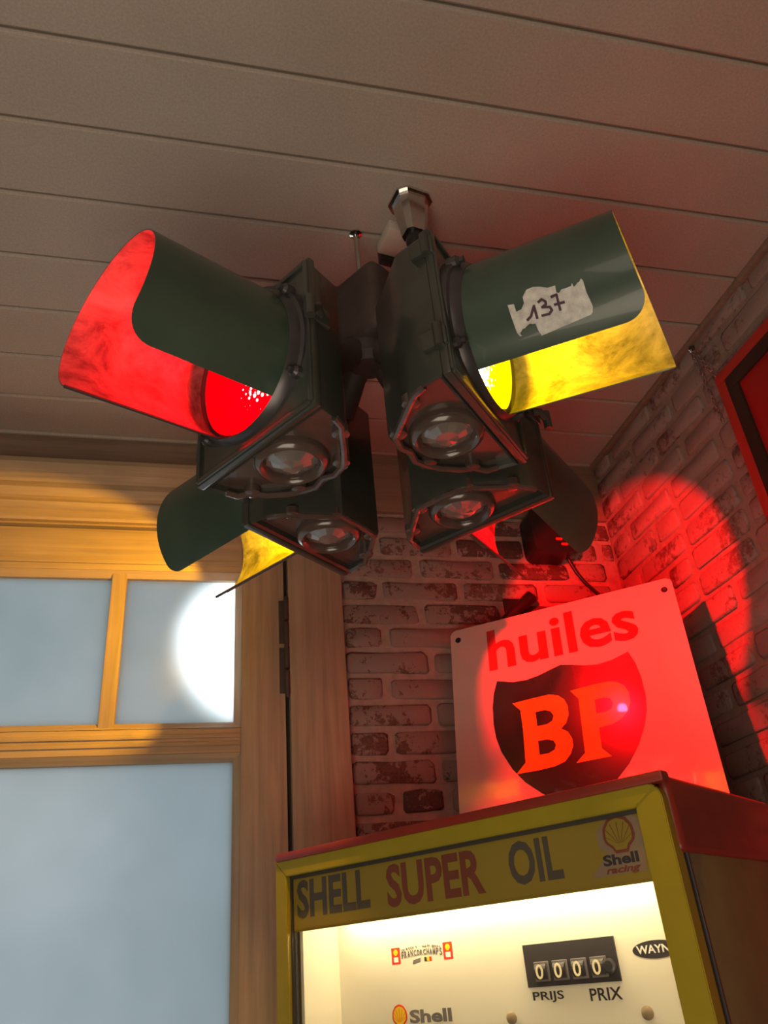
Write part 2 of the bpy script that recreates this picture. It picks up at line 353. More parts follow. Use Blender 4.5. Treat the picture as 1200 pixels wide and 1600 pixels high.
# ------------------------------------------------------------------ door with glazing
def P3(name, x0, x1, z0, z1, y0, y1, mats, parent, bev=0.002): return box(name, (x0, x1, y0, y1, z0, z1), mats, parent, bev)
door = tag(empty('door_1', (-0.42, 1.63, 0)), 'pine door with frosted glass panes and a small-paned top light', kind='structure')
door.location = (0, 0, 0)
YF = 1.63
def dp(name, x0, x1, z0, z1, y0=YF, y1=YF + 0.045, m='wood', bev=0.002, par=door): return box(name, (x0, x1, y0, y1, z0, z1), [m], par, bev)
dp('stile', 0.100, 0.1915, 0.02, 2.452, m='wood')                                   # right stile
dp('stile', -0.95, -0.86, 0.02, 2.452, m='wood')
dp('top_rail', -0.86, 0.100, 2.352, 2.452, m='wood_x')
dp('middle_rail', -0.86, 0.100, 1.957, 2.006, m='wood_x')
dp('bottom_rail', -0.86, 0.100, 0.02, 0.25, m='wood_x')
dp('glazing_bar', -0.176, -0.145, 2.006, 2.352, YF + 0.004, YF + 0.04, 'wood', 0.004)
dp('glazing_bar', -0.515, -0.484, 2.006, 2.352, YF + 0.004, YF + 0.04, 'wood', 0.004)
def bead_frame(x0, x1, z0, z1, wd=0.014):
    """mitred bead round a pane: four strips, each a part"""
    q = YF + 0.006; d = 0.012
    for a in (('h', z0, 1), ('h', z1, -1), ('v', x0, 1), ('v', x1, -1)):
        bm = bmesh.new()
        if a[0] == 'h': out = [(x0, a[1]), (x1, a[1]), (x1 - wd, a[1] + a[2] * wd), (x0 + wd, a[1] + a[2] * wd)]
        else: out = [(a[1], z0), (a[1], z1), (a[1] + a[2] * wd, z1 - wd), (a[1] + a[2] * wd, z0 + wd)]
        V = [bm.verts.new((x, q - 0.006 if i < 2 else q + 0.006, z)) for i, (x, z) in enumerate(out)]
        W = [bm.verts.new((x, q + 0.030, z)) for x, z in out]
        bm.faces.new(V); bm.faces.new(W[::-1])
        for i in range(4): bm.faces.new((V[i], V[(i + 1) % 4], W[(i + 1) % 4], W[i]))
        from_bm('bead', bm, door, ['wood_x' if a[0] == 'h' else 'wood'])
# dark shadow lines between rail and bead are real 2 mm grooves: beads stand 6 mm proud of the pane side
bead_frame(-0.86, 0.100, 2.0065, 2.3515); bead_frame(-0.86, 0.100, 0.25, 1.9565)
for z0, z1, x0, x1 in ((2.018, 2.340, -0.147, 0.088), (2.018, 2.340, -0.486, -0.174), (2.018, 2.340, -0.848, -0.513), (0.262, 1.945, -0.848, 0.088)):
    box('pane', (x0, x1, YF + 0.022, YF + 0.026, z0, z1), ['frosted'], door)
for z in (1.975, 1.990): box('rail_bead', (-0.86, 0.100, YF - 0.0035, YF, z - 0.004, z + 0.004), ['wood_x'], door, 0.0015)
box('rail_bead', (-0.86, 0.100, YF - 0.004, YF, 2.366, 2.378), ['wood_x'], door, 0.002)
def hinge(z):
    bm = bmesh.new(); x = 0.1955; y = YF - 0.006
    add_tube(bm, [(x, y, z - 0.052), (x, y, z - 0.003)], 0.0058, 12); add_tube(bm, [(x, y, z + 0.003), (x, y, z + 0.052)], 0.0058, 12)
    add_tube(bm, [(x, y, z - 0.060), (x, y, z - 0.056), (x, y, z - 0.052)], [0.002, 0.0045, 0.005], 12)
    add_tube(bm, [(x, y, z + 0.052), (x, y, z + 0.056), (x, y, z + 0.060)], [0.005, 0.0045, 0.002], 12)
    add_box(bm, x - 0.016, x + 0.004, YF - 0.002, YF + 0.001, z - 0.05, z + 0.05)
    return from_bm('hinge', bm, door, ['hub'], 40)
hinge(2.235); hinge(2.125)
# casing: right post, head with moulded cornice
cas = tag(empty('trim_3', (0, 0, 0)), 'pine casing round the glazed door with a moulded head', kind='structure')
box('post', (0.200, 0.322, 1.622, YB + 0.03, 0, 2.532), ['wood'], cas, 0.003)
box('post', (-1.07, -0.955, 1.622, YB + 0.03, 0, 2.532), ['wood'], cas, 0.003)
box('rebate', (0.1885, 0.202, YF + 0.012, YB + 0.02, 0, 2.47), ['groove'], cas)
def profile(name, pts, x0, x1, m, parent):
    bm = bmesh.new(); add_prism(bm, pts, x0, x1, 'x'); return from_bm(name, bm, parent, [m], 30)
profile('head_board', [(1.628, 2.459), (YB + .03, 2.459), (YB + .03, 2.532), (1.628, 2.532)], -0.955, 0.200, 'wood_x', cas)
profile('cornice', [(1.640, 2.463), (1.616, 2.463), (1.612, 2.468), (1.612, 2.480), (1.604, 2.486), (1.600, 2.500), (1.604, 2.508), (1.596, 2.512), (1.590, 2.530),
                    (1.594, 2.546), (1.588, 2.552), (1.578, 2.560), (1.574, 2.585), (1.580, 2.600), (1.640, 2.604)], -1.10, 0.335, 'wood_x', cas)

# ------------------------------------------------------------------ four-way traffic signal
CX, CY, ZB = 0.256, 0.958, 2.157
sig = empty('traffic_light', (CX, CY, ZB), 0, None, 'old dark green four-way traffic light hanging from the boarded ceiling', 'traffic light')
def to_sig(p): return (p[0] - CX, p[1] - CY, p[2] - ZB)
PLAN = [(-0.1215, 0.0), (0.1215, 0.0), (0.115, 0.046), (0.088, 0.074), (0.046, 0.120), (-0.046, 0.120), (-0.088, 0.074), (-0.115, 0.046)]
HB = 0.246
def inset(pl, d, ys=0.0):
    cx, cy = 0, 0.05; return [(x - math.copysign(d, x), y + (d if y < 0.01 else (-d if y > 0.1 else 0))) for x, y in pl]
def make_housing():
    bm = bmesh.new()
    levels = [(inset(PLAN, 0.006), 0.010), (inset(PLAN, 0.006), 0.0), (inset(PLAN, 0.002), -0.003), (PLAN, 0.002), (PLAN, HB - 0.010), (inset(PLAN, 0.004), HB - 0.003), (inset(PLAN, 0.012), HB)]
    R = [[bm.verts.new((x, y, z)) for x, y in pl] for pl, z in levels]; n = 8
    for A, B in zip(R, R[1:]):
        for k in range(n): bm.faces.new((A[k], A[(k + 1) % n], B[(k + 1) % n], B[k]))
    f = bm.faces.new(R[0][::-1]); f.material_index = 1; bm.faces.new(R[-1])
    # cast rib round the middle of the back, rounded corner bosses under the bottom lip
    for x, y in ((0.092, 0.060), (-0.092, 0.060), (0.044, 0.106), (-0.044, 0.106)):
        add_lathe(bm, [(0.012, 0.010), (0.012, -0.001), (0.009, -0.003), (0, -0.003)], 12, Matrix.Translation((x, y, 0)), 1)
    pth = []
    for i in range(2, 8 + 0):
        pass
    b = [(0.113, 0.03, 0), (0.108, 0.046, -0.002), (0.094, 0.060, 0.001), (0.080, 0.076, -0.003), (0.058, 0.098, -0.003), (0.042, 0.112, 0), (0.02, 0.116, -0.003), (0, 0.113, 0.001)]
    pth = b + [(-x, y, z) for x, y, z in b[::-1][1:]]
    add_tube(bm, pth, 0.0052, 8, 1)
    return bm
def make_head(name_dummy, loc, deg, color, lab, L=0.24, tilt=6, yaw=0, near='R', rn=0.035, rf=0.012, rod=False, energy=6, side_hinge=-1, cutfar=None, slot=(304, 237), slant=0.034):
    base = from_bm('signal_head', make_housing(), sig, ['body', 'under'], 35)
    bk = Vector((math.cos(math.radians(deg)), math.sin(math.radians(deg)), 0)) * 0.010; base.location = Vector(to_sig(loc)) + bk; base.rotation_euler = (0, 0, math.radians(deg) - PI / 2)   # local +y points into the housing
    base['label'] = lab
    # door frame on the front, slightly proud
    bm = bmesh.new()
    add_box(bm, -0.1235, 0.1235, -0.012, -0.0005, -0.004, HB + 0.002, 0.003)
    for sx in (-1, 1): add_box(bm, sx * 0.118 - 0.004, sx * 0.118 + 0.004, -0.0155, -0.011, 0.002, HB - 0.004, 0.0015)
    add_box(bm, -0.118, 0.118, -0.0155, -0.011, -0.002, 0.006, 0.0015); add_box(bm, -0.118, 0.118, -0.0155, -0.011, HB - 0.010, HB - 0.002, 0.0015)
    from_bm('head_door', bm, base, ['body'], 35)
    T = Matrix.Translation((0, -0.012, 0.128)) @ Matrix.Rotation(math.radians(yaw), 4, 'Z') @ Matrix.Rotation(math.radians(tilt), 4, 'X') @ OUT
    # T: local frame whose +z is the visor axis (outward), +x right, +y up
    def tobj(o): o.matrix_local = T; return o
    bm = bmesh.new()
    add_lathe(bm, [(0.1035, -0.012), (0.1035, 0.003), (0.1056, 0.004), (0.1058, 0.020), (0.106, 0.023), (0.110, 0.018), (0.113, 0.010), (0.118, 0.008), (0.119, 0.002), (0.119, -0.014)], 48)
    for a in (35, 145, 215, 325):
        ca, sa = math.cos(math.radians(a)), math.sin(math.radians(a))
        add_lathe(bm, [(0.0085, 0.0), (0.0085, 0.014), (0.005, 0.018), (0, 0.018)], 10, Matrix.Translation((0.117 * ca, 0.117 * sa, 0)))
        add_lathe(bm, [(0.0045, 0.018), (0.0045, 0.024), (0, 0.0255)], 6, Matrix.Translation((0.117 * ca, 0.117 * sa, 0)))
    tobj(from_bm('lens_ring', bm, base, ['rim'], 35))
    # lens dome
    bm = bmesh.new(); add_lathe(bm, [(0.1030 * math.cos(t), 0.002 + 0.020 * math.sin(t)) for t in [i * PI / 2 / 10 for i in range(11)]], 48)
    tobj(from_bm('lens', bm, base, [('lens_r' if color == 'red' else 'lens_y') + ('b' if cutfar else '')], 60))
    # visor: a sheet rolled to a tube with an open slot below
    r0, r1, n = 0.104, 0.1055, 72
    A0, A1 = math.radians(slot[0]), math.radians(slot[1] + 360)                # from right slot edge, over the top, to left slot edge
    def Lf(a):
        dr = (a - A0) * r0; dl = (A1 - a) * r0
        dn, df = (dr, dl) if near == 'R' else (dl, dr)
        out = L - slant * (1 + math.sin(a)) / 2
        if dn < rn: out -= rn - math.sqrt(max(0, rn * rn - (rn - dn) ** 2))
        if cutfar:
            ln, wd = cutfar
            if df < wd: out -= ln * (1 - df / wd) ** 0.45 if df < wd else 0
        elif df < rf: out -= rf - math.sqrt(max(0, rf * rf - (rf - df) ** 2))
        return out
    # denser near both slot edges so the rounded corners are smooth
    aa = [A0 + (A1 - A0) * (0.5 - 0.5 * math.cos(PI * i / n)) for i in range(n + 1)]
    steps = 8; bm = bmesh.new(); I = []; Oo = []
    for a in aa:
        l = Lf(a); zs = [0.012 + (l - 0.012) * s / steps for s in range(steps + 1)]
        I.append([bm.verts.new((r0 * math.cos(a), r0 * math.sin(a), z)) for z in zs]); Oo.append([bm.verts.new((r1 * math.cos(a), r1 * math.sin(a), z)) for z in zs])
    for i in range(n):
        for s in range(steps):
            f = bm.faces.new((I[i][s], I[i][s + 1], I[i + 1][s + 1], I[i + 1][s])); f.material_index = 1
            f = bm.faces.new((Oo[i][s], Oo[i + 1][s], Oo[i + 1][s + 1], Oo[i][s + 1])); f.material_index = 0
        bm.faces.new((I[i][-1], Oo[i][-1], Oo[i + 1][-1], I[i + 1][-1])); bm.faces.new((I[i][0], I[i + 1][0], Oo[i + 1][0], Oo[i][0]))
    for i in (0, n):
        for s in range(steps): bm.faces.new((I[i][s], Oo[i][s], Oo[i][s + 1], I[i][s + 1]))
    vis = tobj(from_bm('visor', bm, base, ['green', 'inner'], 40))
    if rod:
        a = A1 if near == 'R' else A0; bm = bmesh.new()
        add_tube(bm, [(r1 * math.cos(a), r1 * math.sin(a), z) for z in (0.02, L * 0.5, L - 0.002)], 0.0024, 8)
        tobj(from_bm('visor_edge_wire', bm, base, ['rim'], 40))
    # small downward lens
    bm = bmesh.new(); add_lathe(bm, [(0.052, 0.011), (0.052, 0.002), (0.048, -0.004), (0.043, -0.007), (0.038, -0.004), (0.036, 0.002), (0.036, 0.009)], 32)
    rg = from_bm('bottom_lens_ring', bm, base, ['under'], 50); rg.location = (0.0, 0.055, 0)
    bm = bmesh.new(); add_lathe(bm, [(0.0365, 0.006), (0.028, 0.001), (0.016, -0.004), (0, -0.006)], 12)
    bl = from_bm('bottom_lens', bm, base, ['glass_s']); bl.location = (0.0, 0.055, 0)
    # hinges on one side, crank latch on the other
    s = side_hinge
    for hz in (0.215, 0.055):
        bm = bmesh.new()
        add_tube(bm, [(s * 0.127, -0.004, hz - 0.018), (s * 0.127, -0.004, hz + 0.018)], 0.0065, 12)
        add_box(bm, s * 0.121 - 0.006, s * 0.121 + 0.006, -0.014, 0.020, hz - 0.014, hz + 0.014, 0.002)
        from_bm('hinge', bm, base, ['body'], 40)
    bm = bmesh.new(); q = -s
    add_tube(bm, [(q * 0.122, 0.004, 0.150), (q * 0.131, -0.006, 0.152), (q * 0.134, -0.022, 0.142)], [0.008, 0.0065, 0.005], 10)
    add_tube(bm, [(q * 0.134, -0.022, 0.158), (q * 0.134, -0.022, 0.126)], 0.0065, 10)
    add_box(bm, q * 0.120 - 0.005, q * 0.120 + 0.005, -0.018, 0.022, 0.136, 0.164, 0.002)
    from_bm('latch', bm, base, ['body'], 40)
    # the bulb's own light
    col = (1.0, 0.001, 0.003) if color == 'red' else (1.0, 0.47, 0.0)
    lo = light('signal_bulb', 'SPOT', (0, 0, 0), energy, col, 0.012, None, 178, 0.15); lo.parent = base
    lo.matrix_local = T @ Matrix.Translation((0, 0, 0.026)) @ Matrix.Rotation(PI, 4, 'X')
    return base, T
hA, TA = make_head('a', (0.065, 0.862, 2.157), 33.2, 'red', 'signal head lit red, its open visor pointing left towards the viewer', L=0.240, slant=0.044, near='R', rn=0.040, rf=0.010, rod=True, energy=15, side_hinge=-1)
hB, TB = make_head('b', (0.369, 0.787, 2.170), 136.9, 'yellow', 'signal head lit yellow with a torn paper label on its visor', L=0.245, tilt=7, near='L', rn=0.032, rf=0.001, energy=13, side_hinge=-1)
hC, TC = make_head('c', (0.159, 1.149, 2.158), -48.4, 'yellow', 'rear signal head throwing yellow light on the door frame', L=0.242, near='R', rn=0.020, rod=True, energy=26, slot=(304, 247), cutfar=(0.03, 0.03), side_hinge=1)
hD, TD = make_head('d', (0.443, 1.037, 2.154), -141.1, 'red', 'rear signal head throwing red light on the corner and sign', L=0.262, tilt=6.5, yaw=2, near='L', rn=0.03, rod=True, energy=62, cutfar=(0.13, 0.075), side_hinge=1)
# torn paper label with the number, wrapped on the left side of head B's visor
def wrap(name, polys, r, m, base, T, th=0.0006):
    """polys in (arc metres from angle 180 downwards, metres along the axis)"""
    bm = bmesh.new()
    for p in polys:
        vs_ = [bm.verts.new((x, y, 0)) for x, y in p]; bm.faces.new(vs_)
    bmesh.ops.triangulate(bm, faces=bm.faces); 
    for _ in range(3):
        bmesh.ops.subdivide_edges(bm, edges=[e for e in bm.edges if e.calc_length() > 0.008], cuts=1)
        bmesh.ops.triangulate(bm, faces=bm.faces)
    for v in bm.verts:
        a = PI + v.co.x / 0.1055; h = v.co.y; v.co = (r * math.cos(a), r * math.sin(a), h)
    g = bmesh.ops.extrude_face_region(bm, geom=list(bm.faces))
    for v in g['geom']:
        if isinstance(v, bmesh.types.BMVert): k = (r + th) / r; v.co.x *= k; v.co.y *= k
    o = from_bm(name, bm, base, [m]); o.matrix_local = T @ Matrix.Translation((0, 0, 0.008)); return o
PAPER = [(0.0398, 0.0744), (0.0413, 0.0823), (0.0514, 0.0832), (0.0502, 0.0904), (0.0444, 0.0948), (0.0363, 0.0948), (0.029, 0.1008), (0.0284, 0.1095), (0.0311, 0.1176), (0.0359, 0.1264), (0.0363, 0.1359), (0.0447, 0.1356), (0.0469, 0.1385), (0.0434, 0.1422), (0.0439, 0.1486), (0.0434, 0.154), (0.0405, 0.1558), (0.0457, 0.157), (0.0443, 0.1596), (0.042, 0.1624), (0.0422, 0.1639), (0.0386, 0.167), (0.0422, 0.1688), (0.056, 0.1697), (0.0653, 0.1714), (0.0743, 0.1727), (0.0806, 0.1707), (0.0827, 0.1683), (0.0882, 0.1055), (0.0809, 0.1035), (0.0722, 0.1025), (0.0716, 0.099), (0.07, 0.0957), (0.072, 0.0908), (0.0736, 0.0885), (0.0733, 0.0857), (0.0773, 0.0811), (0.0812, 0.082), (0.0806, 0.0795), (0.0762, 0.0777)]
LETT = [[(0.067, 0.0944), (0.0633, 0.1011), (0.0606, 0.0995), (0.0643, 0.0928)], [(0.0638, 0.1006), (0.0521, 0.1077), (0.0504, 0.1051), (0.0621, 0.098)], [(0.0504, 0.1046), (0.0676, 0.1049), (0.0678, 0.1079), (0.0507, 0.1076)], [(0.0509, 0.1122), (0.0483, 0.1182), (0.0454, 0.1168), (0.048, 0.1108)], [(0.0476, 0.1153), (0.0527, 0.1203), (0.0507, 0.1223), (0.0456, 0.1173)], [(0.0502, 0.1193), (0.0549, 0.1191), (0.0554, 0.122), (0.0506, 0.1223)], [(0.0528, 0.1206), (0.0553, 0.1139), (0.0581, 0.1152), (0.0556, 0.1219)], [(0.0577, 0.1142), (0.0606, 0.1247), (0.0578, 0.1253), (0.0548, 0.1148)], [(0.0587, 0.1226), (0.0645, 0.1248), (0.0636, 0.1276), (0.0579, 0.1254)], [(0.0617, 0.1255), (0.0659, 0.1201), (0.0683, 0.1221), (0.0641, 0.1274)], [(0.0652, 0.1224), (0.0643, 0.1121), (0.0672, 0.112), (0.0682, 0.1224)], [(0.0499, 0.1282), (0.0491, 0.1364), (0.046, 0.1358), (0.0468, 0.1276)], [(0.0467, 0.1339), (0.0671, 0.134), (0.0674, 0.1369), (0.047, 0.1368)], [(0.0598, 0.1297), (0.0607, 0.1429), (0.0577, 0.1428), (0.0568, 0.1297)]]
wrap('paper_label', [PAPER], 0.1058, 'paper', hB, TB)
wrap('lettering', LETT, 0.1066, 'marker', hB, TB)

# central hub that carries the four heads
bm = bmesh.new()
add_box(bm, -0.084, 0.066, -0.044, 0.044, 0.262, 0.405, 0.018, seg=3)
add_tube(bm, [(0, 0, 0.232), (0, 0, 0.242), (0, 0, 0.27)], [0.026, 0.038, 0.042], 20)
hub = from_bm('hub', bm, sig, ['hub'], 40); hub.rotation_euler = (0, 0, math.radians(-57))
for hd in (hA, hB, hC, hD):
    d = Vector((hd.location.x, hd.location.y, 0)); L_ = d.length - 0.124; d.normalize()
    bm = bmesh.new(); add_tube(bm, [d * 0.0 + Vector((0, 0, 0.272)), d * (L_ * 0.5) + Vector((0, 0, 0.245)), d * (L_ + 0.006) + Vector((0, 0, 0.195))], [0.026, 0.022, 0.026], 14)
    from_bm('bracket_arm', bm, sig, ['hub'], 40)
# hook from the ceiling
bm = bmesh.new(); hx, hy = 0.253, 0.956
add_tube(bm, [(hx, hy, ZC + 0.004), (hx, hy, 2.615), (hx + .002, hy, 2.597), (hx + .008, hy, 2.583), (hx + .016, hy, 2.577), (hx + .024, hy, 2.583), (hx + .026, hy, 2.597)], 0.0042, 12)
add_lathe(bm, [(0.011, 0.0), (0.011, -0.003), (0.005, -0.005)], 20, Matrix.Translation((hx, hy, ZC)))
tag(from_bm('ceiling_hook', bm, None, ['steel'], 40), 'bright steel hook screwed into the ceiling above the signal hub', 'hook')
bm = bmesh.new(); add_tube(bm, [(0.012, 0.013 * math.cos(t), 0.412 + 0.018 * math.sin(t)) for t in [i * PI / 8 for i in range(16)]], 0.0042, 10, closed=True)
from_bm('eye_ring', bm, sig, ['steel'], 40)

# polished ceiling mount above the yellow head
mt = empty('ceiling_mount', (0.333, 0.875, ZC), math.radians(12), None, 'polished steel ceiling mount with black ball joint above yellow signal', 'bracket')
bm = bmesh.new(); oc = [(0.034, 0.018), (0.020, 0.030), (-0.020, 0.030), (-0.034, 0.018), (-0.034, -0.018), (-0.020, -0.030), (0.020, -0.030), (0.034, -0.018)]
add_prism(bm, oc, -0.006, 0.0); from_bm('ceiling_plate', bm, mt, ['steel'])
bm = bmesh.new(); A = [bm.verts.new((x * 0.82, y * 0.82, -0.006)) for x, y in oc]; B = [bm.verts.new((x * 0.55, y * 0.55 , -0.085)) for x, y in oc]
bm.faces.new(B)
for i in range(8): bm.faces.new((A[i], A[(i + 1) % 8], B[(i + 1) % 8], B[i]))
from_bm('tapered_cover', bm, mt, ['steel'])
bm = bmesh.new(); add_lathe(bm, [(0, -0.080), (0.012, -0.083), (0.016, -0.095), (0.015, -0.110), (0.010, -0.122), (0.012, -0.128), (0.012, -0.145), (0, -0.147)], 20)
from_bm('ball_joint', bm, mt, ['black'], 40)
bm = bmesh.new(); add_tube(bm, [(0, 0, -0.14), (0.01, -0.02, -0.20), (0.02, -0.03, -0.27)], 0.008, 12); from_bm('stem', bm, mt, ['hub'], 40)
# off-white junction box beside it
jb = empty('junction_box', (0.333, 0.950, ZC), math.radians(10), None, 'small off-white junction box on the ceiling behind the steel mount', 'box')
box('lid', (-0.034, 0.034, -0.030, 0.030, -0.024, 0.0), ['offwhite'], jb, 0.004)
box('cable_entry', (-0.026, 0.026, 0.030, 0.046, -0.034, 0.0), ['black'], jb, 0.003)

# ------------------------------------------------------------------ petrol pump in the corner
AZ = math.radians(-53.0); PL = (0.1418, 1.3926, 0.0); ZT = 1.722; W, DP = 0.653, 0.395
pump = empty('fuel_pump', PL, AZ, None, 'old yellow and red fuel pump with lit cream counter panel in the corner', 'fuel pump')
FR = 0.0245; ZH = ZT - 0.103
# body: red hood band on top, brown side sheets, dark seal strips
bm = bmesh.new(); add_box(bm, 0.006, W + 0.006, 0.016, DP, ZT - 0.078, ZT + 0.008, 0.010, seg=3); from_bm('red_hood', bm, pump, ['pred'], 40)
box('hood_lip', (0.004, W + 0.008, -0.004, 0.018, ZT - 0.002, ZT + 0.011), ['pred'], pump, 0.004)
box('side_panel', (W - 0.010, W + 0.001, 0.030, DP - 0.004, 0.35, ZT - 0.072), ['pbrown'], pump, 0.002)
box('side_panel', (0.008, 0.018, 0.030, DP - 0.004, 0.35, ZT - 0.072), ['pbrown'], pump, 0.002)
box('back_panel', (0.012, W - 0.004, DP - 0.012, DP - 0.002, 0.35, ZT - 0.07), ['pred'], pump)
box('lower_cabinet', (0.010, W - 0.004, 0.012, DP - 0.004, 0.02, 1.16), ['pred'], pump, 0.012)
box('plinth', (0.02, W - 0.016, 0.03, DP - 0.02, 0.0, 0.03), ['seal'], pump)
box('seal_strip', (W - 0.012, W - 0.001, 0.022, 0.032, 1.16, ZT - 0.074), ['seal'], pump, 0.001)
box('trim_strip', (W - 0.003, W + 0.002, 0.030, 0.035, 1.16, ZT - 0.076), ['rim'], pump, 0.001)
# yellow window frame, four mitred members with rounded outer corner
def member(pts, y0=0.0, y1=0.024):
    bm = bmesh.new(); add_prism(bm, pts, y0, y1, 'y'); es = [e for e in bm.edges]
    bmesh.ops.bevel(bm, geom=es, offset=0.0012, segments=2, affect='EDGES'); return from_bm('frame_member', bm, pump, ['pyellow'], 30)
z0, z1 = 1.16, ZT; a, b = 0.0, W
rc = [(b - 0.018 + 0.018 * math.sin(t), z1 - 0.018 + 0.018 * math.cos(t)) for t in (0, PI / 8, PI / 4)]
rc2 = [(b - 0.018 + 0.018 * math.sin(t), z1 - 0.018 + 0.018 * math.cos(t)) for t in (PI / 4, PI * 3 / 8, PI / 2)]
member([(a, z1), (a + FR, z1 - FR), (b - FR - 0.01, z1 - FR)] + rc[::-1])
member(rc2 + [(b, z0), (b - FR - 0.01, z0 + FR), (b - FR - 0.01, z1 - FR)])
member([(a, z0), (a + FR, z0 + FR), (a + FR, z1 - FR), (a, z1)])
member([(a, z0), (b, z0), (b - FR - 0.01, z0 + FR), (a + FR, z0 + FR)])
b2 = b - FR - 0.01
# dark gasket inside the frame
bm = bmesh.new(); g = 0.0028
add_box(bm, FR, b2, 0.008, 0.02, z1 - FR - g * 1.6, z1 - FR); add_box(bm, FR, FR + g, 0.008, 0.02, z0 + FR, z1 - FR); add_box(bm, b2 - g * 0.6, b2, 0.008, 0.02, z0 + FR, z1 - FR)
from_bm('gasket', bm, pump, ['seal'])
box('window_glass', (FR, b2, 0.0125, 0.0145, z0 + FR, ZH + 0.004), ['glass'], pump)
box('header_panel', (FR, b2, 0.0130, 0.0165, ZH, z1 - FR), ['pheader'], pump)
# lit compartment
box('counter_panel', (0.034, W - 0.02, 0.1, 0.104, 1.17, ZT - 0.03), ['cream'], pump)
bm = bmesh.new(); add_box(bm, 0.030, 0.036, 0.022, 0.102, 1.17, ZT - 0.03); add_box(bm, W - 0.022, W - 0.016, 0.022, 0.102, 1.17, ZT - 0.03)
add_box(bm, 0.030, W - 0.016, 0.022, 0.102, ZT - 0.034, ZT - 0.028); add_box(bm, 0.030, W - 0.016, 0.022, 0.102, 1.165, 1.171)
from_bm('lamp_compartment', bm, pump, ['cream'])
bm = bmesh.new(); add_tube(bm, [(0.06, 0.074, ZH + 0.026), (W - 0.045, 0.074, ZH + 0.026)], 0.008, 16); from_bm('lamp_tube', bm, pump, ['tube'], 40)
yh = 0.0130
text('SHELL', 0.035, yh, ZT - 0.0855, 0.150, 0.0535, 'hink', pump, bold=0.03)
text('SUPER', 0.218, yh, ZT - 0.0895, 0.168, 0.0560, 'maroon', pump, bold=0.03)
text('OIL', 0.426, yh, ZT - 0.0865, 0.077, 0.0520, 'hink', pump, bold=0.03)
def pecten(name, cx, cz, h, y, parent, mats, border=0.10):
    """scallop shell: border shape, yellow shape, radial ribs"""
    def outl(k):
        P = []
        for i in range(25):
            t = math.radians(-28 + (236) * i / 24); r = 0.5 * h * (1 + 0.035 * abs(math.sin(i * PI / 24 * 7)))
            P.append((0.96 * r * math.cos(t), 0.44 * 0 + r * math.sin(t)))
        lo = [(-0.27 * h, -0.36 * h), (-0.20 * h, -0.50 * h), (0.20 * h, -0.50 * h), (0.27 * h, -0.36 * h)]
        P = P + lo
        return [(cx + x * k, cz + 0.0 * h + z * k) for x, z in P]
    o = flat(name, [outl(1.0)], y, 0.0004, [mats[0]], parent)
    p = flat('shell_face', [outl(1 - border * 2)], y - 0.0004, 0.0003, [mats[1]], parent)
    rb = []
    for d in (-58, -38, -19, 0, 19, 38, 58):
        t = math.radians(90 + d); bx, bz = cx + 0.10 * h * math.cos(t) , cz - 0.34 * h + 0.1 * h; r = 0.40 * h if abs(d) > 50 else 0.56 * h
        if abs(d) == 38: r = 0.52 * h
        ex, ez = bx + r * math.cos(t), bz + r * math.sin(t); w_ = 0.013 * h
        rb.append([(bx - w_ * .5, bz), (bx + w_ * .5, bz), (ex + w_, ez), (ex - w_, ez)])
    flat('shell_ribs', rb, y - 0.0007, 0.0002, [mats[0]], parent); return o
# sticker at the header's right end
flat('sticker', [[(0.556, ZT - 0.041), (0.556, ZT - 0.060), (0.566, ZT - 0.068), (0.552, ZT - 0.078), (0.540, ZT - 0.091), (0.610, ZT - 0.091), (0.6135, ZT - 0.060), (0.6135, ZT - 0.034), (0.602, ZT - 0.0255), (0.575, ZT - 0.0262)]], yh, 0.0002, ['stick'], pump)
pecten('shell_emblem', 0.5845, ZT - 0.0475, 0.0415, yh - 0.0002, pump, ['maroon', 'pheader'], 0.085)
text('Shell', 0.558, yh - 0.0002, ZT - 0.0805, 0.0455, 0.0120, 'ink', pump, bold=0.035)
text('racing', 0.559, yh - 0.0002, ZT - 0.0915, 0.0445, 0.0095, 'maroon', pump, bold=0.03, ital=0.3)
# prints on the counter panel
yc = 0.1
for x in (0.1445, 0.2415):
    flat('sticker', [[(x, ZT - 0.158), (x + 0.0165, ZT - 0.158), (x + 0.0165, ZT - 0.1365), (x, ZT - 0.1365)]], yc, 0.0003, ['lred'], pump)
    pecten('shell_emblem', x + 0.0083, ZT - 0.1430, 0.0085, yc - 0.0003, pump, ['lyel', 'lyel'])
    flat('sticker_band', [[(x + 0.004, ZT - 0.1555), (x + 0.0125, ZT - 0.1555), (x + 0.0125, ZT - 0.1490), (x + 0.004, ZT - 0.1490)]], yc - 0.0003, 0.0002, ['pwhite'], pump)
def arc_text(s, x0, x1, zb, h, m, arch, **k):
    n = len(s); wd = (x1 - x0) / n
    for i, c in enumerate(s):
        if c == ' ': continue
        t = (i + 0.5) / n * 2 - 1
        text(c, x0 + wd * i + wd * 0.12, yc - 0.0002, zb - arch * t * t, wd * (0.76 if c != 'I' else 0.2), h * (0.8 + 0.3 * abs(t)), m, pump, bold=0.02)
arc_text('FRANCORCHAMPS', 0.163, 0.240, ZT - 0.1490, 0.0085, 'grey', 0.0035)
arc_text('CIRCUIT  NATIONAL', 0.164, 0.239, ZT - 0.1395, 0.0030, 'grey', 0.0035)
flat('flag', [[(0.184, ZT - 0.1600), (0.198, ZT - 0.1575), (0.199, ZT - 0.1525), (0.185, ZT - 0.155)]], yc, 0.0003, ['grey'], pump)
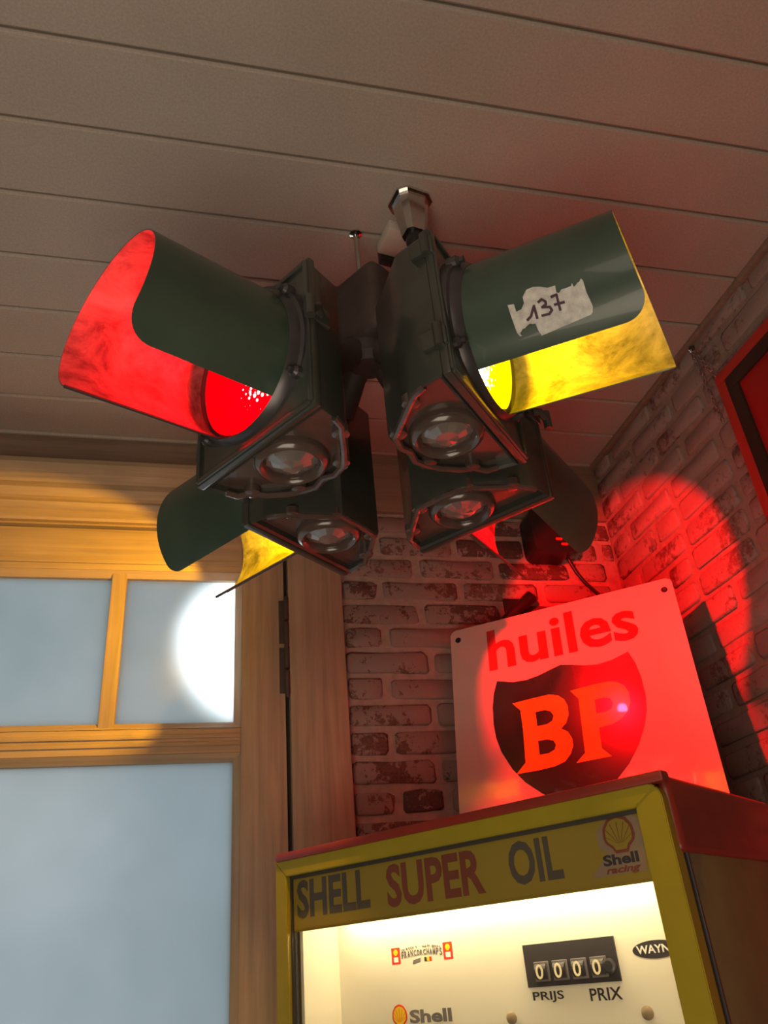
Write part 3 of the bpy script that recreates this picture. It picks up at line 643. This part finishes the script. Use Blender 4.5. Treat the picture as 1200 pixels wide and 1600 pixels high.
for i, m_ in enumerate(('ink', 'lyel', 'lred')):
    x = 0.206 + i * 0.0045; flat('flag', [[(x, ZT - 0.1575), (x + 0.0045, ZT - 0.158), (x + 0.0045, ZT - 0.1525), (x, ZT - 0.152)]], yc, 0.0003, [m_], pump)
pecten('shell_emblem', 0.1515, ZT - 0.2235, 0.0285, yc, pump, ['lred', 'lyel'], 0.09)
text('Shell', 0.1700, yc, ZT - 0.2330, 0.0750, 0.0165, 'grey', pump, bold=0.035)
# price counter
cx0, cx1, cz0, cz1 = 0.3755, 0.5090, ZT - 0.200, ZT - 0.151
box('counter_window', (cx0, cx1, yc - 0.0025, yc, cz0, cz1), ['ink'], pump)
for i in range(4):
    x = 0.3925 + i * 0.0275
    bm = bmesh.new(); add_box(bm, x - 0.003, x + 0.0195, yc - 0.0045, yc - 0.0025, ZT - 0.1945, ZT - 0.1715, 0.001)
    from_bm('digit_frame', bm, pump, ['grey'])
    bm = bmesh.new(); add_lathe(bm, [(0.0105, -0.0085), (0.0105, 0.0085)], 20, Matrix.Translation((x + 0.008, yc + 0.001, ZT - 0.183)) @ Matrix.Rotation(PI / 2, 4, 'Y'), 0, True, True)
    from_bm('digit_wheel', bm, pump, ['ink'])
    text('0', x + 0.0022, yc - 0.0096, ZT - 0.1915, 0.0112, 0.0170, 'dwhite', pump, bold=0.012)
bm = bmesh.new(); add_lathe(bm, [(0.0085, 0), (0.0085, 0.004), (0.006, 0.005), (0, 0.005)], 18, Matrix.Translation((0.4985, yc - 0.004, ZT - 0.183)) @ OUT); from_bm('small_dial', bm, pump, ['rim'])
text('PRIJS', 0.3795, yc, ZT - 0.2178, 0.0455, 0.0125, 'ink', pump, bold=0.012); text('PRIX', 0.4620, yc, ZT - 0.2192, 0.0435, 0.0135, 'ink', pump, bold=0.012)
flat('maker_badge', [[(0.561 + 0.0305 * math.cos(t), ZT - 0.1698 + 0.0098 * math.sin(t)) for t in [i * PI / 16 for i in range(32)]]], yc, 0.0004, ['ink'], pump)
text('WAYNE', 0.536, yc - 0.0004, ZT - 0.1738, 0.050, 0.0090, 'pwhite', pump, bold=0.02)
for x, z in ((0.5335, ZT - 0.2345), (0.3425, ZT - 0.2325)):
    bm = bmesh.new(); add_lathe(bm, [(0.0075, 0), (0.0075, 0.002), (0.005, 0.0045), (0, 0.005)], 16, Matrix.Translation((x, yc, z)) @ OUT); from_bm('screw', bm, pump, ['stick'], 40)
box('litre_counter_window', (0.388, 0.515, yc - 0.0025, yc, ZT - 0.300, ZT - 0.251), ['ink'], pump)
for i in range(5):
    text('0', 0.398 + i * 0.023, yc - 0.0025, ZT - 0.287, 0.011, 0.018, 'dwhite', pump, bold=0.012)

# ------------------------------------------------------------------ enamel oil sign leaning in the corner
ex = Vector((0.783, -0.622, 0)).normalized(); ez = Vector((0.126, 0.159, 0.979)).normalized(); ey = ez.cross(ex).normalized()
Q = Vector((0.936, 1.291, 2.194)); sgn = empty('oil_sign', (0, 0, 0), 0, None, 'square enamel oil sign with dark shield standing behind the pump in red light', 'sign')
H_S = 0.468
sgn.matrix_world = Matrix(((ex.x, ey.x, ez.x, Q.x), (ex.y, ey.y, ez.y, Q.y), (ex.z, ey.z, ez.z, Q.z), (0, 0, 0, 1))) @ Matrix.Translation((0, 0, -H_S))
def SP(pts): return [(x, z + H_S) for x, z in pts]
def rrect(x0, x1, z0, z1, r, n=5):
    P = []
    for cx, cz, a0 in ((x1 - r, z1 - r, 0), (x0 + r, z1 - r, 90), (x0 + r, z0 + r, 180), (x1 - r, z0 + r, 270)):
        for i in range(n + 1): t = math.radians(a0 + 90 * i / n); P.append((cx + r * math.cos(t), cz + r * math.sin(t)))
    return P
bm = bmesh.new(); add_prism(bm, rrect(-0.486, -0.004, 0.0, 0.474, 0.012), 0.0, 0.003, 'y')
bmesh.ops.bevel(bm, geom=[e for e in bm.edges if abs(e.verts[0].co.y) < 1e-6 and abs(e.verts[1].co.y) < 1e-6], offset=0.0012, segments=2, affect='EDGES'); from_bm('enamel_plate', bm, sgn, ['white'])
SH = [(-0.388, -0.139), (-0.355, -0.149), (-0.326, -0.151), (-0.300, -0.147), (-0.275, -0.140), (-0.2515, -0.134), (-0.228, -0.140), (-0.205, -0.147), (-0.180, -0.151), (-0.150, -0.148), (-0.117, -0.138),
      (-0.108, -0.165), (-0.103, -0.195), (-0.102, -0.235), (-0.106, -0.265), (-0.115, -0.292), (-0.133, -0.327), (-0.156, -0.358), (-0.186, -0.386), (-0.215, -0.405), (-0.252, -0.420),
      (-0.290, -0.405), (-0.320, -0.386), (-0.350, -0.360), (-0.373, -0.330), (-0.392, -0.292), (-0.400, -0.262), (-0.403, -0.233), (-0.402, -0.195), (-0.397, -0.165)]
flat('shield', [SP(SH)], 0, 0.0004, ['shield'], sgn)
def holed(name, outer, holes, y, th, mats, parent):
    """filled outline with counters, via a filled curve"""
    cu = bpy.data.curves.new('tmp', 'CURVE'); cu.dimensions = '2D'; cu.fill_mode = 'BOTH'; cu.extrude = 0.01
    for P in [outer] + holes:
        s = cu.splines.new('POLY'); s.points.add(len(P) - 1); s.use_cyclic_u = True
        for q, (x, z) in zip(s.points, P): q.co = (x, z, 0, 1)
    o = bpy.data.objects.new('tmp', cu); C.objects.link(o); dg = bpy.context.evaluated_depsgraph_get()
    me = bpy.data.meshes.new_from_object(o.evaluated_get(dg)); bpy.data.objects.remove(o)
    for v in me.vertices: x, z, k = v.co; v.co = (x, y - (th if k > 0 else 0), z)
    me.materials.clear(); me.flip_normals(); return new_obj(name, me, parent, mats)
B_ = [(-0.360, -0.196), (-0.319, -0.194), (-0.284, -0.193), (-0.266, -0.199), (-0.255, -0.210), (-0.250, -0.225), (-0.251, -0.243), (-0.258, -0.259), (-0.269, -0.268), (-0.257, -0.277), (-0.251, -0.291), (-0.251, -0.306), (-0.258, -0.321), (-0.270, -0.333), (-0.290, -0.339), (-0.320, -0.341), (-0.366, -0.341), (-0.346, -0.322), (-0.344, -0.257), (-0.345, -0.214)]
flat_b = holed('letter', SP(B_), [SP([(-0.315, -0.224), (-0.296, -0.224), (-0.285, -0.229), (-0.280, -0.239), (-0.284, -0.249), (-0.295, -0.254), (-0.315, -0.254)]),
                                  SP([(-0.317, -0.284), (-0.299, -0.284), (-0.287, -0.289), (-0.283, -0.298), (-0.287, -0.307), (-0.299, -0.312), (-0.317, -0.312)])], -0.0004, 0.0004, ['bp'], sgn)
P_ = [(-0.241, -0.195), (-0.200, -0.192), (-0.165, -0.192), (-0.149, -0.197), (-0.137, -0.207), (-0.131, -0.222), (-0.132, -0.243), (-0.140, -0.260), (-0.155, -0.273), (-0.172, -0.279), (-0.198, -0.281), (-0.199, -0.321), (-0.184, -0.339), (-0.250, -0.340), (-0.231, -0.324), (-0.229, -0.270), (-0.227, -0.215)]
holed('letter', SP(P_), [SP([(-0.197, -0.224), (-0.178, -0.223), (-0.167, -0.228), (-0.164, -0.238), (-0.168, -0.248), (-0.179, -0.252), (-0.198, -0.252)])], -0.0004, 0.0004, ['bp'], sgn)
text('huiles', -0.402, 0, H_S - 0.114, 0.314, 0.098, 'signred', sgn, bold=0.022, spacing=1.0)
for x in (-0.468, -0.022):
    for z in (0.448, 0.026):
        bm = bmesh.new(); add_lathe(bm, [(0.0065, 0), (0.0065, 0.0008), (0.0035, 0.001), (0, 0.0003)], 16, Matrix.Translation((x, 0, z)) @ OUT); from_bm('eyelet', bm, sgn, ['black'])

# black iron bracket on the back wall behind the sign's top edge
br = empty('wall_bracket', (0.745, YB, 2.275), 0, None, 'black iron bracket on the brick wall just above the oil sign', 'bracket')
box('wall_plate', (-0.030, 0.030, -0.012, -0.004, -0.03, 0.03), ['black'], br, 0.003)
bm = bmesh.new(); add_tube(bm, [(-0.055, -0.03, -0.045), (-0.03, -0.035, -0.025), (0.0, -0.035, 0.0), (0.028, -0.035, 0.022), (0.040, -0.03, 0.020)], [0.010, 0.012, 0.013, 0.016, 0.010], 10); from_bm('clamp_arm', bm, br, ['black'], 40)
bm = bmesh.new(); add_tube(bm, [(0, -0.01, 0), (0, -0.036, 0)], 0.011, 10); from_bm('bolt', bm, br, ['black'], 40)

# small black lamp hung on the back wall, cord running down behind the sign
wl = empty('wall_lamp', (0.845, YB, 2.40), 0, None, 'small black wall lamp half hidden behind the rear red visor', 'lamp')
bm = bmesh.new(); add_prism(bm, rrect(-0.052, 0.052, 0.0, 0.125, 0.022), -0.075, -0.008, 'y'); from_bm('lamp_housing', bm, wl, ['black'], 40)
box('mounting_plate', (-0.03, 0.03, -0.010, -0.004, 0.03, 0.10), ['hub'], wl)
for i in range(2): box('red_bar', (0.006 + i * 0.012, 0.022 + i * 0.012, -0.0775, -0.074, 0.034 - i * 0.014, 0.040 - i * 0.014), ['lred'], wl, 0.001)  # two small red bars on the housing front
bm = bmesh.new(); add_tube(bm, [(0.895, 1.625, 2.425), (0.905, 1.628, 2.40), (0.918, 1.632, 2.375), (0.935, 1.634, 2.35), (0.957, 1.636, 2.328), (0.985, 1.636, 2.30), (1.0, 1.634, 2.2), (1.0, 1.63, 2.0)], 0.0045, 10)
tag(from_bm('power_cord', bm, None, ['black'], 40), 'black cord curving down the brick corner behind the sign', 'cord')

# ------------------------------------------------------------------ red and black framed board on the right wall, its chain
rb = empty('framed_board', (1.022, 1.089, 1.90), 0, None, 'red board in a red and black frame on the right wall', 'sign')
LY, LZ = 0.62, 0.654
def fr(name, y0, y1, z0, z1, d0, d1, m): return box(name, (-d1, -d0, y0, y1, z0, z1), [m], rb, 0.0015)
def ring_frame(name, ins, wd, d0, d1, m):
    a0, a1, b0, b1 = -LY + ins, -ins, ins, LZ - ins
    fr(name, a0, a1, b1 - wd, b1, d0, d1, m); fr(name, a0, a1, b0, b0 + wd, d0, d1, m)
    fr(name, a0, a0 + wd, b0 + wd, b1 - wd, d0, d1, m); fr(name, a1 - wd, a1, b0 + wd, b1 - wd, d0, d1, m)
ring_frame('outer_frame', 0.0, 0.026, -0.018, 0.004, 'rframe')
ring_frame('inner_frame', 0.026, 0.030, -0.016, 0.006, 'bframe')
fr('red_panel', -LY + 0.056, -0.056, 0.056, LZ - 0.056, -0.012, 0.001, 'rboard')
bm = bmesh.new()
def chain(p0, p1, n):
    p0, p1 = Vector(p0), Vector(p1); d = (p1 - p0) / n; dn = d.normalized(); a = dn.cross(Vector((1, 0, 0))).normalized(); b_ = dn.cross(a)
    for i in range(n):
        c = p0 + d * (i + 0.5); s_ = a if i % 2 else b_; l = d.length * 0.62
        add_tube(bm, [c + dn * l * math.cos(t) + s_ * 0.0042 * math.sin(t) for t in [k * PI / 5 for k in range(10)]], 0.0012, 6, closed=True)
chain((1.030, 1.135, 2.675), (1.016, 1.080, 2.552), 11); chain((1.030, 1.137, 2.675), (1.018, 1.105, 2.455), 16)
add_tube(bm, [(1.046, 1.136, 2.683), (1.032, 1.136, 2.683), (1.024, 1.136, 2.679), (1.024, 1.136, 2.672), (1.029, 1.136, 2.668)], 0.0022, 8)
tag(from_bm('hanging_chain', bm, None, ['steel'], 50), 'thin steel chain in two strands holding the red framed board', 'chain')
